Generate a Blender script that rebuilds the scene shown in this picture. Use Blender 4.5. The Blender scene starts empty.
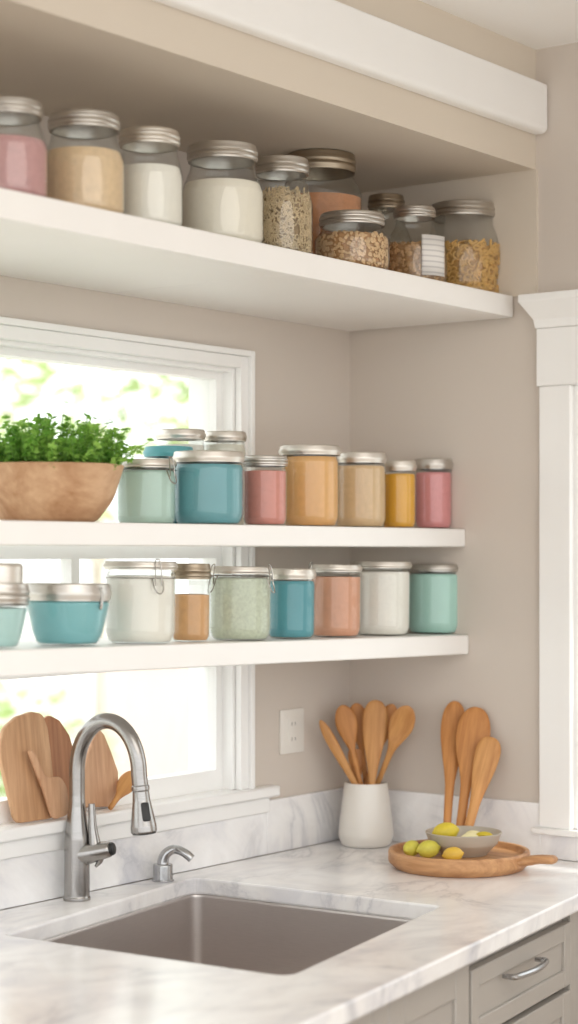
import bpy, bmesh, math, random
from mathutils import Vector, Matrix
random.seed(7)
C = bpy.context.scene.collection
PI = math.pi

# ------------------------------------------------------------------ camera model (metres; back wall y=0, right wall x=0)
F = 1906.0; HY = 552.0; CX = 289.0
TH = math.atan2(1720 - 289, F)
FW = Vector((math.cos(TH), math.sin(TH), 0)); RT = Vector((FW.y, -FW.x, 0))
D0 = 4.7; LAT = (350 - CX) / F * D0
EYE = Vector((0, 0, 0)) - FW * D0 - RT * LAT + Vector((0, 0, 0.914 + D0 * 284 / F))

def at(px, py, ax, v):
    d = FW + RT * ((px - CX) / F) + Vector((0, 0, -(py - HY) / F))
    return EYE + d * ((v - EYE[ax]) / d[ax])

def depth(p): return (Vector(p) - EYE).dot(FW)
def hz(py, p): return EYE.z - (py - HY) / F * depth(p)

# ------------------------------------------------------------------ materials
def lin(h):
    h = h.lstrip('#'); c = [int(h[i:i + 2], 16) / 255 for i in (0, 2, 4)]
    return tuple((x / 12.92 if x <= .04045 else ((x + .055) / 1.055) ** 2.4) for x in c) + (1,)

class NT:
    def __init__(s, name):
        s.m = bpy.data.materials.new(name); s.m.use_nodes = True
        s.t = s.m.node_tree; s.n = s.t.nodes; s.b = s.n['Principled BSDF']
    def add(s, t, **kw):
        n = s.n.new(t)
        for k, v in kw.items():
            if hasattr(n, k): setattr(n, k, v)
            else: n.inputs[k].default_value = v
        return n
    def link(s, a, b): s.t.links.new(a, b)
    def coord(s, scale=(1, 1, 1), kind='Object'):
        c = s.add('ShaderNodeTexCoord'); mp = s.add('ShaderNodeMapping'); mp.inputs['Scale'].default_value = scale
        s.link(c.outputs[kind], mp.inputs['Vector']); return mp.outputs['Vector']
    def noise(s, vec, scale, detail=4, rough=.5, dist=0):
        n = s.add('ShaderNodeTexNoise'); n.inputs['Scale'].default_value = scale; n.inputs['Detail'].default_value = detail
        n.inputs['Roughness'].default_value = rough; n.inputs['Distortion'].default_value = dist
        s.link(vec, n.inputs['Vector']); return n.outputs['Fac']
    def ramp(s, fac, stops):
        r = s.add('ShaderNodeValToRGB'); e = r.color_ramp.elements
        while len(e) < len(stops): e.new(.5)
        for el, (p, c) in zip(e, stops): el.position = p; el.color = c
        s.link(fac, r.inputs['Fac']); return r.outputs['Color']
    def bump(s, h, strength=.1, dist=.002):
        b = s.add('ShaderNodeBump'); b.inputs['Strength'].default_value = strength; b.inputs['Distance'].default_value = dist
        s.link(h, b.inputs['Height']); s.link(b.outputs['Normal'], s.b.inputs['Normal'])

def shade(c, k): return (c[0] * k, c[1] * k, c[2] * k, 1)

def paint(name, col, rough=.5, var=.03, scale=6, coat=0):
    t = NT(name); c = lin(col); f = t.noise(t.coord(), scale, 3)
    t.link(t.ramp(f, [(.3, shade(c, 1 - var)), (.7, shade(c, 1 + var))]), t.b.inputs['Base Color'])
    t.b.inputs['Roughness'].default_value = rough
    if coat: t.b.inputs['Coat Weight'].default_value = coat; t.b.inputs['Coat Roughness'].default_value = .08
    return t.m

def wall_paint(name, col):
    t = NT(name); c = lin(col); v = t.coord(); f = t.noise(v, 2, 2)
    t.link(t.ramp(f, [(.3, shade(c, .98)), (.7, shade(c, 1.02))]), t.b.inputs['Base Color'])
    t.b.inputs['Roughness'].default_value = .75; t.bump(t.noise(v, 260, 2), .06, .001); return t.m

def powder(name, col, k=.1, scale=90, rough=.8):
    t = NT(name); c = lin(col); v = t.coord(); f = t.noise(v, scale, 5, .7)
    t.link(t.ramp(f, [(.3, shade(c, 1 - k)), (.7, shade(c, 1 + k))]), t.b.inputs['Base Color'])
    t.b.inputs['Roughness'].default_value = rough; t.bump(f, .25, .0015); return t.m

def grains(name, c0, c1, c2, scale=110):
    t = NT(name); v = t.coord()
    vo = t.add('ShaderNodeTexVoronoi'); vo.inputs['Scale'].default_value = scale; t.link(v, vo.inputs['Vector'])
    sx = t.add('ShaderNodeSeparateColor'); t.link(vo.outputs['Color'], sx.inputs['Color'])
    t.link(t.ramp(sx.outputs[0], [(0, lin(c0)), (.5, lin(c1)), (1, lin(c2))]), t.b.inputs['Base Color'])
    t.b.inputs['Roughness'].default_value = .6
    iv = t.add('ShaderNodeMath', operation='SUBTRACT'); iv.inputs[0].default_value = 1; t.link(vo.outputs['Distance'], iv.inputs[1])
    t.bump(iv.outputs[0], .8, .004); return t.m

def wood(name, dark, light, axis=2, scale=14, rough=.5, stretch=.09):
    t = NT(name); s = [1, 1, 1]; s[axis] = stretch; v = t.coord(tuple(s))
    f = t.noise(v, scale, 6, .6, 1.6); f2 = t.noise(v, scale * 9, 3, .6)
    mx = t.add('ShaderNodeMath', operation='MULTIPLY_ADD'); t.link(f2, mx.inputs[0]); mx.inputs[1].default_value = .3; t.link(f, mx.inputs[2])
    t.link(t.ramp(mx.outputs[0], [(.45, lin(dark)), (.62, tuple((a + b) / 2 for a, b in zip(lin(dark), lin(light)))), (.8, lin(light))]), t.b.inputs['Base Color'])
    t.b.inputs['Roughness'].default_value = rough; t.bump(mx.outputs[0], .12, .001); return t.m

def marble(name):
    t = NT(name); v = t.coord((1, 1.5, 1))
    a = t.noise(v, 1.7, 7, .6, 1.5)
    d = t.add('ShaderNodeMath', operation='SUBTRACT'); t.link(a, d.inputs[0]); d.inputs[1].default_value = .5
    ab = t.add('ShaderNodeMath', operation='ABSOLUTE'); t.link(d.outputs[0], ab.inputs[0])
    vein = t.ramp(ab.outputs[0], [(0, lin('#d6d6d9')), (.02, lin('#ecebec')), (.06, lin('#f6f5f4'))])
    b = t.noise(v, 4.5, 6, .6, .8); cl = t.ramp(b, [(.32, lin('#e0e0e4')), (.48, lin('#f3f2f2')), (.6, lin('#fbfbfb'))])
    mk = t.ramp(t.noise(v, 2.3, 3), [(.42, (0, 0, 0, 1)), (.62, (1, 1, 1, 1))])
    m = t.add('ShaderNodeMix', data_type='RGBA', blend_type='MULTIPLY'); t.link(mk, m.inputs[0])
    t.link(cl, m.inputs[6]); t.link(vein, m.inputs[7]); t.link(m.outputs[2], t.b.inputs['Base Color'])
    t.b.inputs['Roughness'].default_value = .2; return t.m

def metal(name, col, rough=.3, brush=(1, 1, 60), bs=.05, k=.12):
    t = NT(name); c = lin(col); v = t.coord(brush); f = t.noise(v, 40, 3)
    t.link(t.ramp(f, [(.3, shade(c, 1 - k)), (.7, shade(c, 1 + k * .5))]), t.b.inputs['Base Color'])
    t.b.inputs['Metallic'].default_value = 1; t.b.inputs['Roughness'].default_value = rough; t.bump(f, bs, .0006); return t.m

def glass(name, tint=(.96, .97, .96), refl=1.0, rough=.03):
    t = NT(name); o = t.n['Material Output']
    tr = t.add('ShaderNodeBsdfTransparent'); tr.inputs['Color'].default_value = tint + (1,)
    gl = t.add('ShaderNodeBsdfGlossy'); gl.inputs['Roughness'].default_value = rough
    fr = t.add('ShaderNodeLayerWeight'); fr.inputs['Blend'].default_value = .5
    pw = t.add('ShaderNodeMath', operation='POWER'); pw.inputs[1].default_value = 4; t.link(fr.outputs['Facing'], pw.inputs[0])
    mu = t.add('ShaderNodeMath', operation='MULTIPLY_ADD'); mu.inputs[1].default_value = .45 * refl; mu.inputs[2].default_value = .03 * refl; t.link(pw.outputs[0], mu.inputs[0])
    n = t.noise(t.coord(), 14, 2); bp = t.add('ShaderNodeBump'); bp.inputs['Strength'].default_value = .08; bp.inputs['Distance'].default_value = .004
    t.link(n, bp.inputs['Height']); t.link(bp.outputs[0], gl.inputs['Normal'])
    mx = t.add('ShaderNodeMixShader'); t.link(mu.outputs[0], mx.inputs[0]); t.link(tr.outputs[0], mx.inputs[1]); t.link(gl.outputs[0], mx.inputs[2])
    t.link(mx.outputs[0], o.inputs['Surface']); return t.m

def leaf_mat(name, c0, c1, trans=.3, scale=25):
    t = NT(name); f = t.noise(t.coord(), scale, 3)
    col = t.ramp(f, [(.3, lin(c0)), (.7, lin(c1))]); t.link(col, t.b.inputs['Base Color']); t.b.inputs['Roughness'].default_value = .55
    tl = t.add('ShaderNodeBsdfTranslucent'); t.link(col, tl.inputs['Color'])
    mx = t.add('ShaderNodeMixShader'); mx.inputs[0].default_value = trans
    t.link(t.b.outputs[0], mx.inputs[1]); t.link(tl.outputs[0], mx.inputs[2]); t.link(mx.outputs[0], t.n['Material Output'].inputs['Surface']); return t.m

M = {}
M['wall'] = wall_paint('beige_wall_paint', '#cfc5bb')
M['ceiling'] = wall_paint('white_ceiling_paint', '#f7f6f4')
M['trim'] = paint('white_trim_paint', '#f2f1ef', .35, .01)
M['shelf'] = paint('white_shelf_paint', '#f2f0ed', .38, .012)
M['soffit'] = wall_paint('cream_soffit_paint', '#d5cabb')
M['cab'] = paint('grey_cabinet_paint', '#aaa49d', .4, .015)
M['gap'] = paint('dark_recess_paint', '#4a4540', .8, .02)
M['floor'] = wood('floor_boards', '#8a7b6a', '#b5a794', 0, 5, .45)
M['marble'] = marble('white_marble')
M['steel'] = metal('brushed_steel', '#a6a3a0', .24, (1, 1, 50))
M['sink'] = metal('sink_steel', '#cdc6c2', .38, (1, 1, 40), .02, .06)
M['chrome'] = metal('satin_chrome', '#b8b8b9', .24, (1, 1, 1), .01, .04)
M['lid'] = metal('lid_tin', '#c8c3bc', .34, (1, 1, 30), .05, .1)
M['lid_pale'] = metal('lid_pale_tin', '#dad4cb', .4, (1, 1, 20), .04, .06)
M['lid_dark'] = metal('lid_dark_tin', '#a99b88', .4, (1, 1, 20), .05, .14)  # darker tin: shade on the tall back jar's lid put into the colour
M['wire'] = metal('clip_wire', '#b0aca6', .25, (1, 1, 1), .01, .05)
M['black'] = paint('black_rubber', '#1d1d1e', .45, .05)
M['glass'] = glass('jar_glass', (.972, .978, .972), 1.2)
M['pane'] = glass('window_glass', (.97, .98, .97), .8, .0)
M['ceramic'] = paint('crock_glaze', '#e3ded6', .3, .02, 8, .3)
M['stone'] = paint('bowl_glaze', '#b9b0a3', .4, .05, 20, .2)
M['plastic'] = paint('outlet_plastic', '#e8e4dd', .35, .01)
M['label'] = None
M['spoon'] = wood('utensil_beech', '#a96f38', '#d09a5c', 2, 20, .5)
M['spoon2'] = wood('utensil_cherry', '#a3662f', '#cc8f50', 2, 22, .5)
M['board'] = wood('board_acacia', '#a0714a', '#d3a880', 2, 11, .5)
M['board2'] = wood('board_maple', '#b07f5c', '#d8ae8a', 2, 12, .5)
M['board3'] = wood('board_cherry', '#8f5c3e', '#bd8760', 2, 12, .5)
M['tray'] = wood('tray_olive', '#9a663c', '#cf9f70', 1, 12, .45)
M['bowlwood'] = wood('bowl_mango_wood', '#a37650', '#cda884', 0, 9, .6, .3)
M['lemon'] = powder('lemon_peel', '#d9c33a', .08, 60, .45)
M['lemon2'] = powder('pear_peel', '#cfc64f', .1, 50, .45)
M['lemon3'] = powder('golden_peel', '#dcb443', .08, 50, .45)
M['pale'] = powder('pale_pulp', '#efe6b4', .06, 50, .5)
M['soil'] = powder('potting_soil', '#3d2d22', .3, 80, .9)
M['herb'] = leaf_mat('herb_leaf', '#62a034', '#b0d86c', .45)
M['stem'] = paint('herb_stem', '#6f9a45', .6, .05)
M['tree'] = leaf_mat('tree_leaf', '#98b06a', '#c9d69e', .35, 3)
M['bush'] = leaf_mat('bush_leaf', '#93ae62', '#c6d69a', .35, 3)
M['bark'] = wood('tree_bark', '#b5aa9a', '#d0c6b8', 2, 8, .9)
M['lawn'] = powder('pale_patio', '#c9c6bd', .1, 9, .9)
M['garden'] = wall_paint('pale_pink_stucco', '#dcc9c0')
M['coping'] = paint('pale_coping', '#e8e2da', .7, .03)

t = NT('printed_label'); v = t.coord((1, 1, 1))
wv = t.add('ShaderNodeTexWave', bands_direction='Z'); wv.inputs['Scale'].default_value = 26; wv.inputs['Distortion'].default_value = .3
t.link(v, wv.inputs['Vector']); t.link(t.ramp(wv.outputs['Fac'], [(.0, lin('#c9c6c4')), (.3, lin('#e6e3e0')), (.5, lin('#e9e6e2'))]), t.b.inputs['Base Color'])
t.b.inputs['Roughness'].default_value = .6; M['label'] = t.m

# ------------------------------------------------------------------ mesh helpers
def obj(name, bm, m, parent=None, smooth=35, loc=None, recalc=True, bevel=0, seg=2, clean=True):
    if recalc: bmesh.ops.recalc_face_normals(bm, faces=bm.faces[:])
    me = bpy.data.meshes.new(name); bm.to_mesh(me); bm.free()
    me.materials.append(m); o = bpy.data.objects.new(name, me); C.objects.link(o)
    if smooth:
        me.polygons.foreach_set('use_smooth', [True] * len(me.polygons)); me.set_sharp_from_angle(angle=math.radians(smooth))
    if parent: o.parent = parent
    if loc is not None: o.location = loc
    if bevel:
        b = o.modifiers.new('soft_edges', 'BEVEL'); b.width = bevel; b.segments = seg; b.limit_method = 'ANGLE'; b.angle_limit = math.radians(40)
    return o

def tag(o, label, cat, group=None):
    o['label'] = label; o['category'] = cat
    if group: o['group'] = group
    return o

def thing(name, label, cat, loc=(0, 0, 0), rz=0, group=None):
    o = bpy.data.objects.new(name, None); C.objects.link(o); o.empty_display_size = .05
    o.location = loc; o.rotation_euler = (0, 0, rz); return tag(o, label, cat, group)

def struct(o): o['kind'] = 'structure'; return o

def box(bm, x0, x1, y0, y1, z0, z1):
    v = [bm.verts.new((x, y, z)) for z in (z0, z1) for y in (y0, y1) for x in (x0, x1)]
    for f in ((0, 2, 3, 1), (4, 5, 7, 6), (0, 1, 5, 4), (1, 3, 7, 5), (3, 2, 6, 7), (2, 0, 4, 6)): bm.faces.new([v[i] for i in f])
    return bm

def B(*a): return box(bmesh.new(), *a)

def fillet(pts, rad, n=5):
    """round the inner corners of an open 2D polyline; rad: one radius or a list"""
    out = [pts[0]]
    for i in range(1, len(pts) - 1):
        r = rad[i] if isinstance(rad, (list, tuple)) else rad
        p, a, b = Vector(pts[i]), Vector(pts[i - 1]), Vector(pts[i + 1])
        u, w = a - p, b - p; lu, lw = u.length, w.length
        if r <= 0 or lu < 1e-6 or lw < 1e-6: out.append(tuple(p)); continue
        ang = u.angle(w); d = min(r / max(math.tan(ang / 2), 1e-4), lu * .48, lw * .48)
        s, e = p + u / lu * d, p + w / lw * d
        for k in range(n + 1):
            q = k / n; out.append(tuple(s * (1 - q) ** 2 + p * 2 * q * (1 - q) + e * q * q))
    out.append(pts[-1]); return out

def lathe(bm, prof, seg=48, c=(0, 0, 0), sx=1, sy=1):
    rings = []
    for r, z in prof:
        if r < 1e-6: rings.append([bm.verts.new((c[0], c[1], c[2] + z))])
        else: rings.append([bm.verts.new((c[0] + r * sx * math.cos(2 * PI * k / seg), c[1] + r * sy * math.sin(2 * PI * k / seg), c[2] + z)) for k in range(seg)])
    for a, b in zip(rings, rings[1:]):
        if len(a) == 1 and len(b) == 1: continue
        for k in range(seg):
            j = (k + 1) % seg
            if len(a) == 1: bm.faces.new((a[0], b[k], b[j]))
            elif len(b) == 1: bm.faces.new((a[k], a[j], b[0]))
            else: bm.faces.new((a[k], a[j], b[j], b[k]))
    return bm

def loft(bm, rings, cap=True):
    vs = [[bm.verts.new(p) for p in r] for r in rings]
    n = len(vs[0])
    for a, b in zip(vs, vs[1:]):
        for k in range(n): bm.faces.new((a[k], a[(k + 1) % n], b[(k + 1) % n], b[k]))
    if cap:
        for r in ((vs[-1],) if cap == 'end' else (vs[0], vs[-1])):
            try: bm.faces.new(r)
            except ValueError: pass
    return bm

def spline(pts, n=6):
    P = [Vector(p) for p in pts]; out = []
    for i in range(len(P) - 1):
        a, b, c, d = P[max(i - 1, 0)], P[i], P[i + 1], P[min(i + 2, len(P) - 1)]
        for k in range(n):
            q = k / n
            out.append(.5 * ((2 * b) + (c - a) * q + (2 * a - 5 * b + 4 * c - d) * q * q + (3 * b - a - 3 * c + d) * q ** 3))
    out.append(P[-1]); return out

def tube(bm, pts, r, seg=12, closed=False):
    P = [Vector(p) for p in pts]; n = len(P); rs = r if isinstance(r, (list, tuple)) else [r] * n
    T = []
    for i in range(n):
        a = P[(i - 1) % n] if closed else P[max(i - 1, 0)]; b = P[(i + 1) % n] if closed else P[min(i + 1, n - 1)]
        T.append((b - a).normalized())
    u = T[0].orthogonal().normalized(); rings = []
    for i in range(n):
        u = (u - T[i] * u.dot(T[i])).normalized(); w = T[i].cross(u)
        rings.append([P[i] + (u * math.cos(2 * PI * k / seg) + w * math.sin(2 * PI * k / seg)) * rs[i] for k in range(seg)])
    if closed: rings.append(rings[0])
    return loft(bm, rings, not closed)

def poly_prism(bm, poly, z0, z1, ch=0, cht=None):
    """closed 2D outline (convex-ish) to a slab with softened top and bottom edges"""
    def off(d):
        n = len(poly); o = []
        for i in range(n):
            a, p, b = Vector(poly[i - 1]), Vector(poly[i]), Vector(poly[(i + 1) % n])
            e1, e2 = (p - a).normalized(), (b - p).normalized()
            nn = (Vector((e1.y, -e1.x)) + Vector((e2.y, -e2.x)))
            nn = nn.normalized() if nn.length > 1e-6 else Vector((e1.y, -e1.x))
            o.append(p - nn * d)
        return o
    area = sum(poly[i - 1][0] * poly[i][1] - poly[i][0] * poly[i - 1][1] for i in range(len(poly)))
    if area < 0: poly = list(reversed(poly))
    ch = ch or .0005
    seq = [(ch, z0), (ch * .3, z0 + ch * .3), (0, z0 + ch), (0, z1 - ch), (ch * .3, z1 - ch * .3), (ch, z1)]
    return loft(bm, [[(p.x, p.y, z) for p in off(d)] for d, z in seq])

def round_poly(pts, r, n=6):
    m = len(pts); out = []
    for i in range(m):
        q = fillet([pts[i - 1], pts[i], pts[(i + 1) % m]], r if not isinstance(r, (list, tuple)) else r[i], n)
        out += [tuple(p) for p in q[1:-1]]
    return out

# ------------------------------------------------------------------ room shell
CEIL = 2.77
WX0, WX1, WZ0, WZ1 = -2.75, -0.452, 1.074, 2.035       # window opening in the back wall
bm = bmesh.new(); T = .14
box(bm, -4.6, WX0, 0, T, 0, CEIL); box(bm, WX1, T, 0, T, 0, CEIL)
box(bm, WX0, WX1, 0, T, 0, WZ0 - .012); box(bm, WX0, WX1, 0, T, WZ1, CEIL)
struct(obj('wall_back', bm, M['wall'], smooth=0))
VY0, VY1, VZ0, VZ1 = -1.62, -0.618, .985, 1.995      # opening in the right wall
bm = bmesh.new()
box(bm, 0, T, VY1, 0, 0, CEIL); box(bm, 0, T, -4.6, VY0, 0, CEIL)
box(bm, 0, T, VY0, VY1, 0, VZ0 - .0145); box(bm, 0, T, VY0, VY1, VZ1, CEIL)
struct(obj('wall_right', bm, M['wall'], smooth=0))
struct(obj('floor', B(-6.2, .14, -5.6, .14, -.05, 0), M['floor'], smooth=0))
struct(obj('ceiling', B(-6.2, .14, -5.6, .14, CEIL, CEIL + .08), M['ceiling'], smooth=0))
# soffit over the shelves with its moulding board
struct(obj('soffit', B(-4.6, 0, -.522, 0, 2.494, CEIL), M['soffit'], smooth=0))
bm = bmesh.new(); prof = fillet([(-.522, 2.572), (-.556, 2.572), (-.556, 2.685), (-.522, 2.685)], [0, .022, .006, 0], 6)
loft(bm, [[(x, y, z) for y, z in prof] for x in (-4.6, -.004)])
struct(obj('trim_1', bm, M['trim'], bevel=.004))
struct(obj('trim_2', B(-.007, 0, -.528, 0, 2.206, 2.494), M['soffit'], smooth=0))

# window in the back wall
w = bpy.data.objects.new('window_1', None); C.objects.link(w); struct(w); w.location = (-1.6, 0, 1.07)
def W(name, bm, m, **k):
    bmesh.ops.translate(bm, verts=bm.verts[:], vec=(1.6, 0, -1.07)); return obj(name, bm, m, w, **k)
bm = bmesh.new(); cs, bb = .024, .014                # flat casing, then a raised outer band
for a in ((WX1 - .003, WX1 + cs, -.018, -.0005, WZ0, WZ1 + cs), (WX0 - cs, WX0 + .003, -.018, -.0005, WZ0, WZ1 + cs), (WX0 + .003, WX1 - .003, -.018, -.0005, WZ1 - .003, WZ1 + cs),
          (WX1 + cs, WX1 + cs + bb, -.027, -.0005, WZ0, WZ1 + cs + bb), (WX0 - cs - bb, WX0 - cs, -.027, -.0005, WZ0, WZ1 + cs + bb), (WX0 - cs, WX1 + cs, -.027, -.0005, WZ1 + cs, WZ1 + cs + bb)): box(bm, *a)
W('casing', bm, M['trim'], bevel=.002)
bm = bmesh.new(); jt = .012    # jamb lining
for a in ((WX1 - jt, WX1, .0005, .13, WZ0, WZ1), (WX0, WX0 + jt, .0005, .13, WZ0, WZ1), (WX0 + jt, WX1 - jt, .0005, .13, WZ1 - jt, WZ1)): box(bm, *a)
W('jamb', bm, M['trim'], smooth=0)
bm = bmesh.new(); S0, S1, Y0, Y1 = WX0 + jt, WX1 - jt, .030, .07; ST = WZ1 - jt
box(bm, S1 - .022, S1, Y0, Y1, WZ0, ST); box(bm, S0, S0 + .022, Y0, Y1, WZ0, ST)
RAIL = [(WZ0, WZ0 + .045), (1.36, 1.40), (1.60, 1.635), (ST - .016, ST)]
for z0, z1 in RAIL: box(bm, S0 + .022, S1 - .022, Y0, Y1, z0, z1)
for x in (-.945, -1.75): box(bm, x - .012, x + .012, Y0 + .004, Y1 - .004, 1.40, 1.60)
W('sash', bm, M['trim'], smooth=0)
for z0, z1 in ((WZ0 + .045, 1.36), (1.40, 1.60), (1.635, ST - .016)):
    W('pane', B(S0 + .022, S1 - .022, .048, .052, z0, z1), M['pane'], smooth=0)
bm = bmesh.new(); box(bm, WX0 - .1, -.327, -.034, 0, WZ0 - .026, WZ0); box(bm, WX0 + .0005, WX1 - .0005, 0, .13, WZ0 - .0115, WZ0)
W('sill', bm, M['trim'], bevel=.005)
bm = bmesh.new(); box(bm, WX0 - .07, -.35, -.02, 0, WZ0 - .062, WZ0 - .026)
W('apron', bm, M['trim'], bevel=.003)

# window in the right wall
w2 = bpy.data.objects.new('window_2', None); C.objects.link(w2); struct(w2); w2.location = (0, -1.1, .98)
def V(name, bm, m, **k):
    bmesh.ops.translate(bm, verts=bm.verts[:], vec=(0, 1.1, -.98)); return obj(name, bm, m, w2, **k)
bm = bmesh.new(); cw = .077
box(bm, -.02, -.0005, VY1 - .004, VY1 + cw, VZ0, VZ1 - .002); box(bm, -.02, -.0005, VY0 - cw, VY0 + .004, VZ0, VZ1 - .002)
V('casing', bm, M['trim'], bevel=.003)
bm = bmesh.new(); e0, e1 = VY0 - cw, VY1 + cw
box(bm, -.024, -.0005, e0 - .004, e1 + .004, VZ1 - .002, VZ1 + .1295)
pr = fillet([(0, VZ1 + .13), (-.027, VZ1 + .13), (-.03, VZ1 + .15), (-.045, VZ1 + .175), (-.055, VZ1 + .19), (-.055, VZ1 + .207), (0, VZ1 + .207)], [0, .003, .008, .01, .003, .003, 0], 4)
def crown(ext): return [(x, e1 + .004 + (-x - .024 if x < -.024 else 0) if ext else e0 - .004 - (-x - .024 if x < -.024 else 0), z) for x, z in pr]
loft(bm, [crown(False), crown(True)])
V('header', bm, M['trim'], bevel=.0015)
bm = bmesh.new()
for a in ((.0005, .12, VY1 - .018, VY1, VZ0, VZ1), (.0005, .12, VY0, VY0 + .018, VZ0, VZ1), (.0005, .12, VY0 + .018, VY1 - .018, VZ1 - .018, VZ1)): box(bm, *a)
V('jamb', bm, M['trim'], bevel=.002)
bm = bmesh.new()
for a in ((.06, .1, VY0 + .05, VY1 - .05, VZ0, VZ0 + .04), (.06, .1, VY0 + .05, VY1 - .05, VZ1 - .05, VZ1 - .018), (.06, .1, VY1 - .05, VY1 - .018, VZ0, VZ1 - .018),
          (.06, .1, VY0 + .018, VY0 + .05, VZ0, VZ1 - .018), (.06, .1, VY0 + .05, VY1 - .05, 1.47, 1.505)): box(bm, *a)
V('sash', bm, M['trim'], bevel=.003)
for z0, z1 in ((VZ0 + .04, 1.47), (1.505, VZ1 - .05)): V('pane', B(.078, .082, VY0 + .05, VY1 - .05, z0, z1), M['pane'], smooth=0)
V('sill', box(B(-.034, -.0005, e0 - .012, e1 + .012, VZ0 - .014, VZ0), -.0005, .13, VY0 + .0005, VY1 - .0005, VZ0 - .0142, VZ0 - .0002), M['trim'], bevel=.003)

# marble splash along both walls
ZC = .914
bm = bmesh.new(); box(bm, -4.0, -.35, -.012, 0, ZC, WZ0 - .062); box(bm, -.35, -.012, -.012, 0, ZC, 1.038)
s = struct(obj('trim_3', bm, M['marble'], bevel=.0015))
bm = bmesh.new(); box(bm, -.012, 0, -.541, 0, ZC, 1.038); box(bm, -.012, 0, -1.7, -.541, ZC, VZ0 - .014)
struct(obj('trim_4', bm, M['marble'], bevel=.0015))

# ------------------------------------------------------------------ counter run (front edge runs at a slight angle)
ANG = math.atan2(.162, 1.067)
O = Vector((0, -.779, 0)); U = Vector((math.cos(ANG), math.sin(ANG), 0)); N = Vector((-U.y, U.x, 0))
def on_face(px, py, inset):
    d = FW + RT * ((px - CX) / F) + Vector((0, 0, -(py - HY) / F))
    p = EYE + d * ((O + N * inset - EYE).dot(N) / d.dot(N)); q = p - O
    return q.dot(U), p.z
hole = [(-1.372, -.192), (-.690, -.076), (-.655, -.678), (-1.333, -.812)]; HR = [.010, .030, .016, .03]
def counter():
    bm = bmesh.new(); L = -2.55; th = .034
    fr = O + U * (L / U.x)
    outer = [(L, -.0125), (-.0125, -.0125), (-.0125, -.781), (fr.x, fr.y)]
    n = 10
    def inset(poly, d):   # outer: shrink; hole: grow (both lists counter-clockwise once ordered)
        a = sum(poly[i - 1][0] * poly[i][1] - poly[i][0] * poly[i - 1][1] for i in range(len(poly)))
        p = poly if a > 0 else poly[::-1]; o = []
        for i in range(len(p)):
            e1 = (Vector(p[i]) - Vector(p[i - 1])).normalized(); e2 = (Vector(p[(i + 1) % len(p)]) - Vector(p[i])).normalized()
            nn = (Vector((-e1.y, e1.x)) + Vector((-e2.y, e2.x))).normalized(); c = max(nn.dot(Vector((-e1.y, e1.x))), .5)
            o.append(Vector(p[i]) + nn * d / c)
        return o
    hp = round_poly(hole, HR, 6); r = .004
    lv = [(r, ZC), (r * .3, ZC - r * .3), (0, ZC - r), (0, ZC - th + r), (r * .5, ZC - th)]
    def side(poly, sgn):
        rings = [[bm.verts.new((p.x, p.y, z)) for p in inset(poly, d * sgn)] for d, z in lv]
        for a, b in zip(rings, rings[1:]):
            for k in range(len(a)): bm.faces.new((a[k], a[(k + 1) % len(a)], b[(k + 1) % len(a)], b[k]))
        return rings[0], rings[-1]
    ot, ob = side(outer, 1); ht, hb = side(hp, -1)
    for A, Bq in ((ot, ht), (ob, hb)):
        ed = []
        for ring in (A, Bq):
            for k in range(len(ring)):
                e = bm.edges.get((ring[k], ring[(k + 1) % len(ring)]))
                ed.append(e)
        bmesh.ops.triangle_fill(bm, use_beauty=True, edges=ed)
    return bm
tag(obj('countertop', counter(), M['marble'], smooth=0), 'white marble countertop with soft grey veins and a sink cut-out', 'countertop')

# undermount sink
def brace(poly, d=.006):
    o = []
    for i, p in enumerate(poly):
        p, q_ = Vector(p), Vector(poly[(i + 1) % len(poly)]); o.append(tuple(p)); e_ = q_ - p
        if e_.length > .1: o += [tuple(p + e_.normalized() * d), tuple(p + e_ * .5), tuple(q_ - e_.normalized() * d)]
    return o
bm = bmesh.new(); hp = brace(round_poly(hole, HR, 6)); cx = sum(p[0] for p in hole) / 4; cy = sum(p[1] for p in hole) / 4
ctr = Vector((cx, cy)); ZS = ZC - .0345
def ringk(k, z, add=0): return [Vector((ctr.x + (p[0] - ctr.x) * k + add * 0, ctr.y + (p[1] - ctr.y) * k, z)) for p in hp]
def gr(d, z):
    o = []
    for p in hp:
        q = Vector(p) - ctr; o.append(Vector((*(ctr + q * (1 + d / q.length)), z)))
    return o
prs = [(.035, ZS), (.008, ZS), (.006, ZS - .003), (.0058, ZS - .008), (.0022, ZS - .184), (.002, ZS - .19), (-.004, ZS - .208), (-.02, ZS - .216)]
rings = [gr(d, z) for d, z in prs] + [ringk(.5, ZS - .219), ringk(.10, ZS - .222)]
loft(bm, rings, 'end')
rings = [gr(.035, ZS - .0025), gr(.011, ZS - .0025), gr(.009, ZS - .01), gr(.005, ZS - .192), gr(-.012, ZS - .222), ringk(.5, ZS - .226), ringk(.1, ZS - .228)]
loft(bm, rings, 'end')
sk = thing('sink', 'rectangular brushed steel basin set under the white marble counter', 'sink', (cx, cy, ZS))
bmesh.ops.translate(bm, verts=bm.verts[:], vec=(-cx, -cy, -ZS))
obj('basin', bm, M['sink'], sk, 40)
bm = lathe(bmesh.new(), fillet([(0, -.2205), (.03, -.2205), (.036, -.2175), (.046, -.2175), (.047, -.2205)], [0, .003, .002, .002, 0], 3), 32)
obj('drain', bm, M['chrome'], sk)

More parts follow.
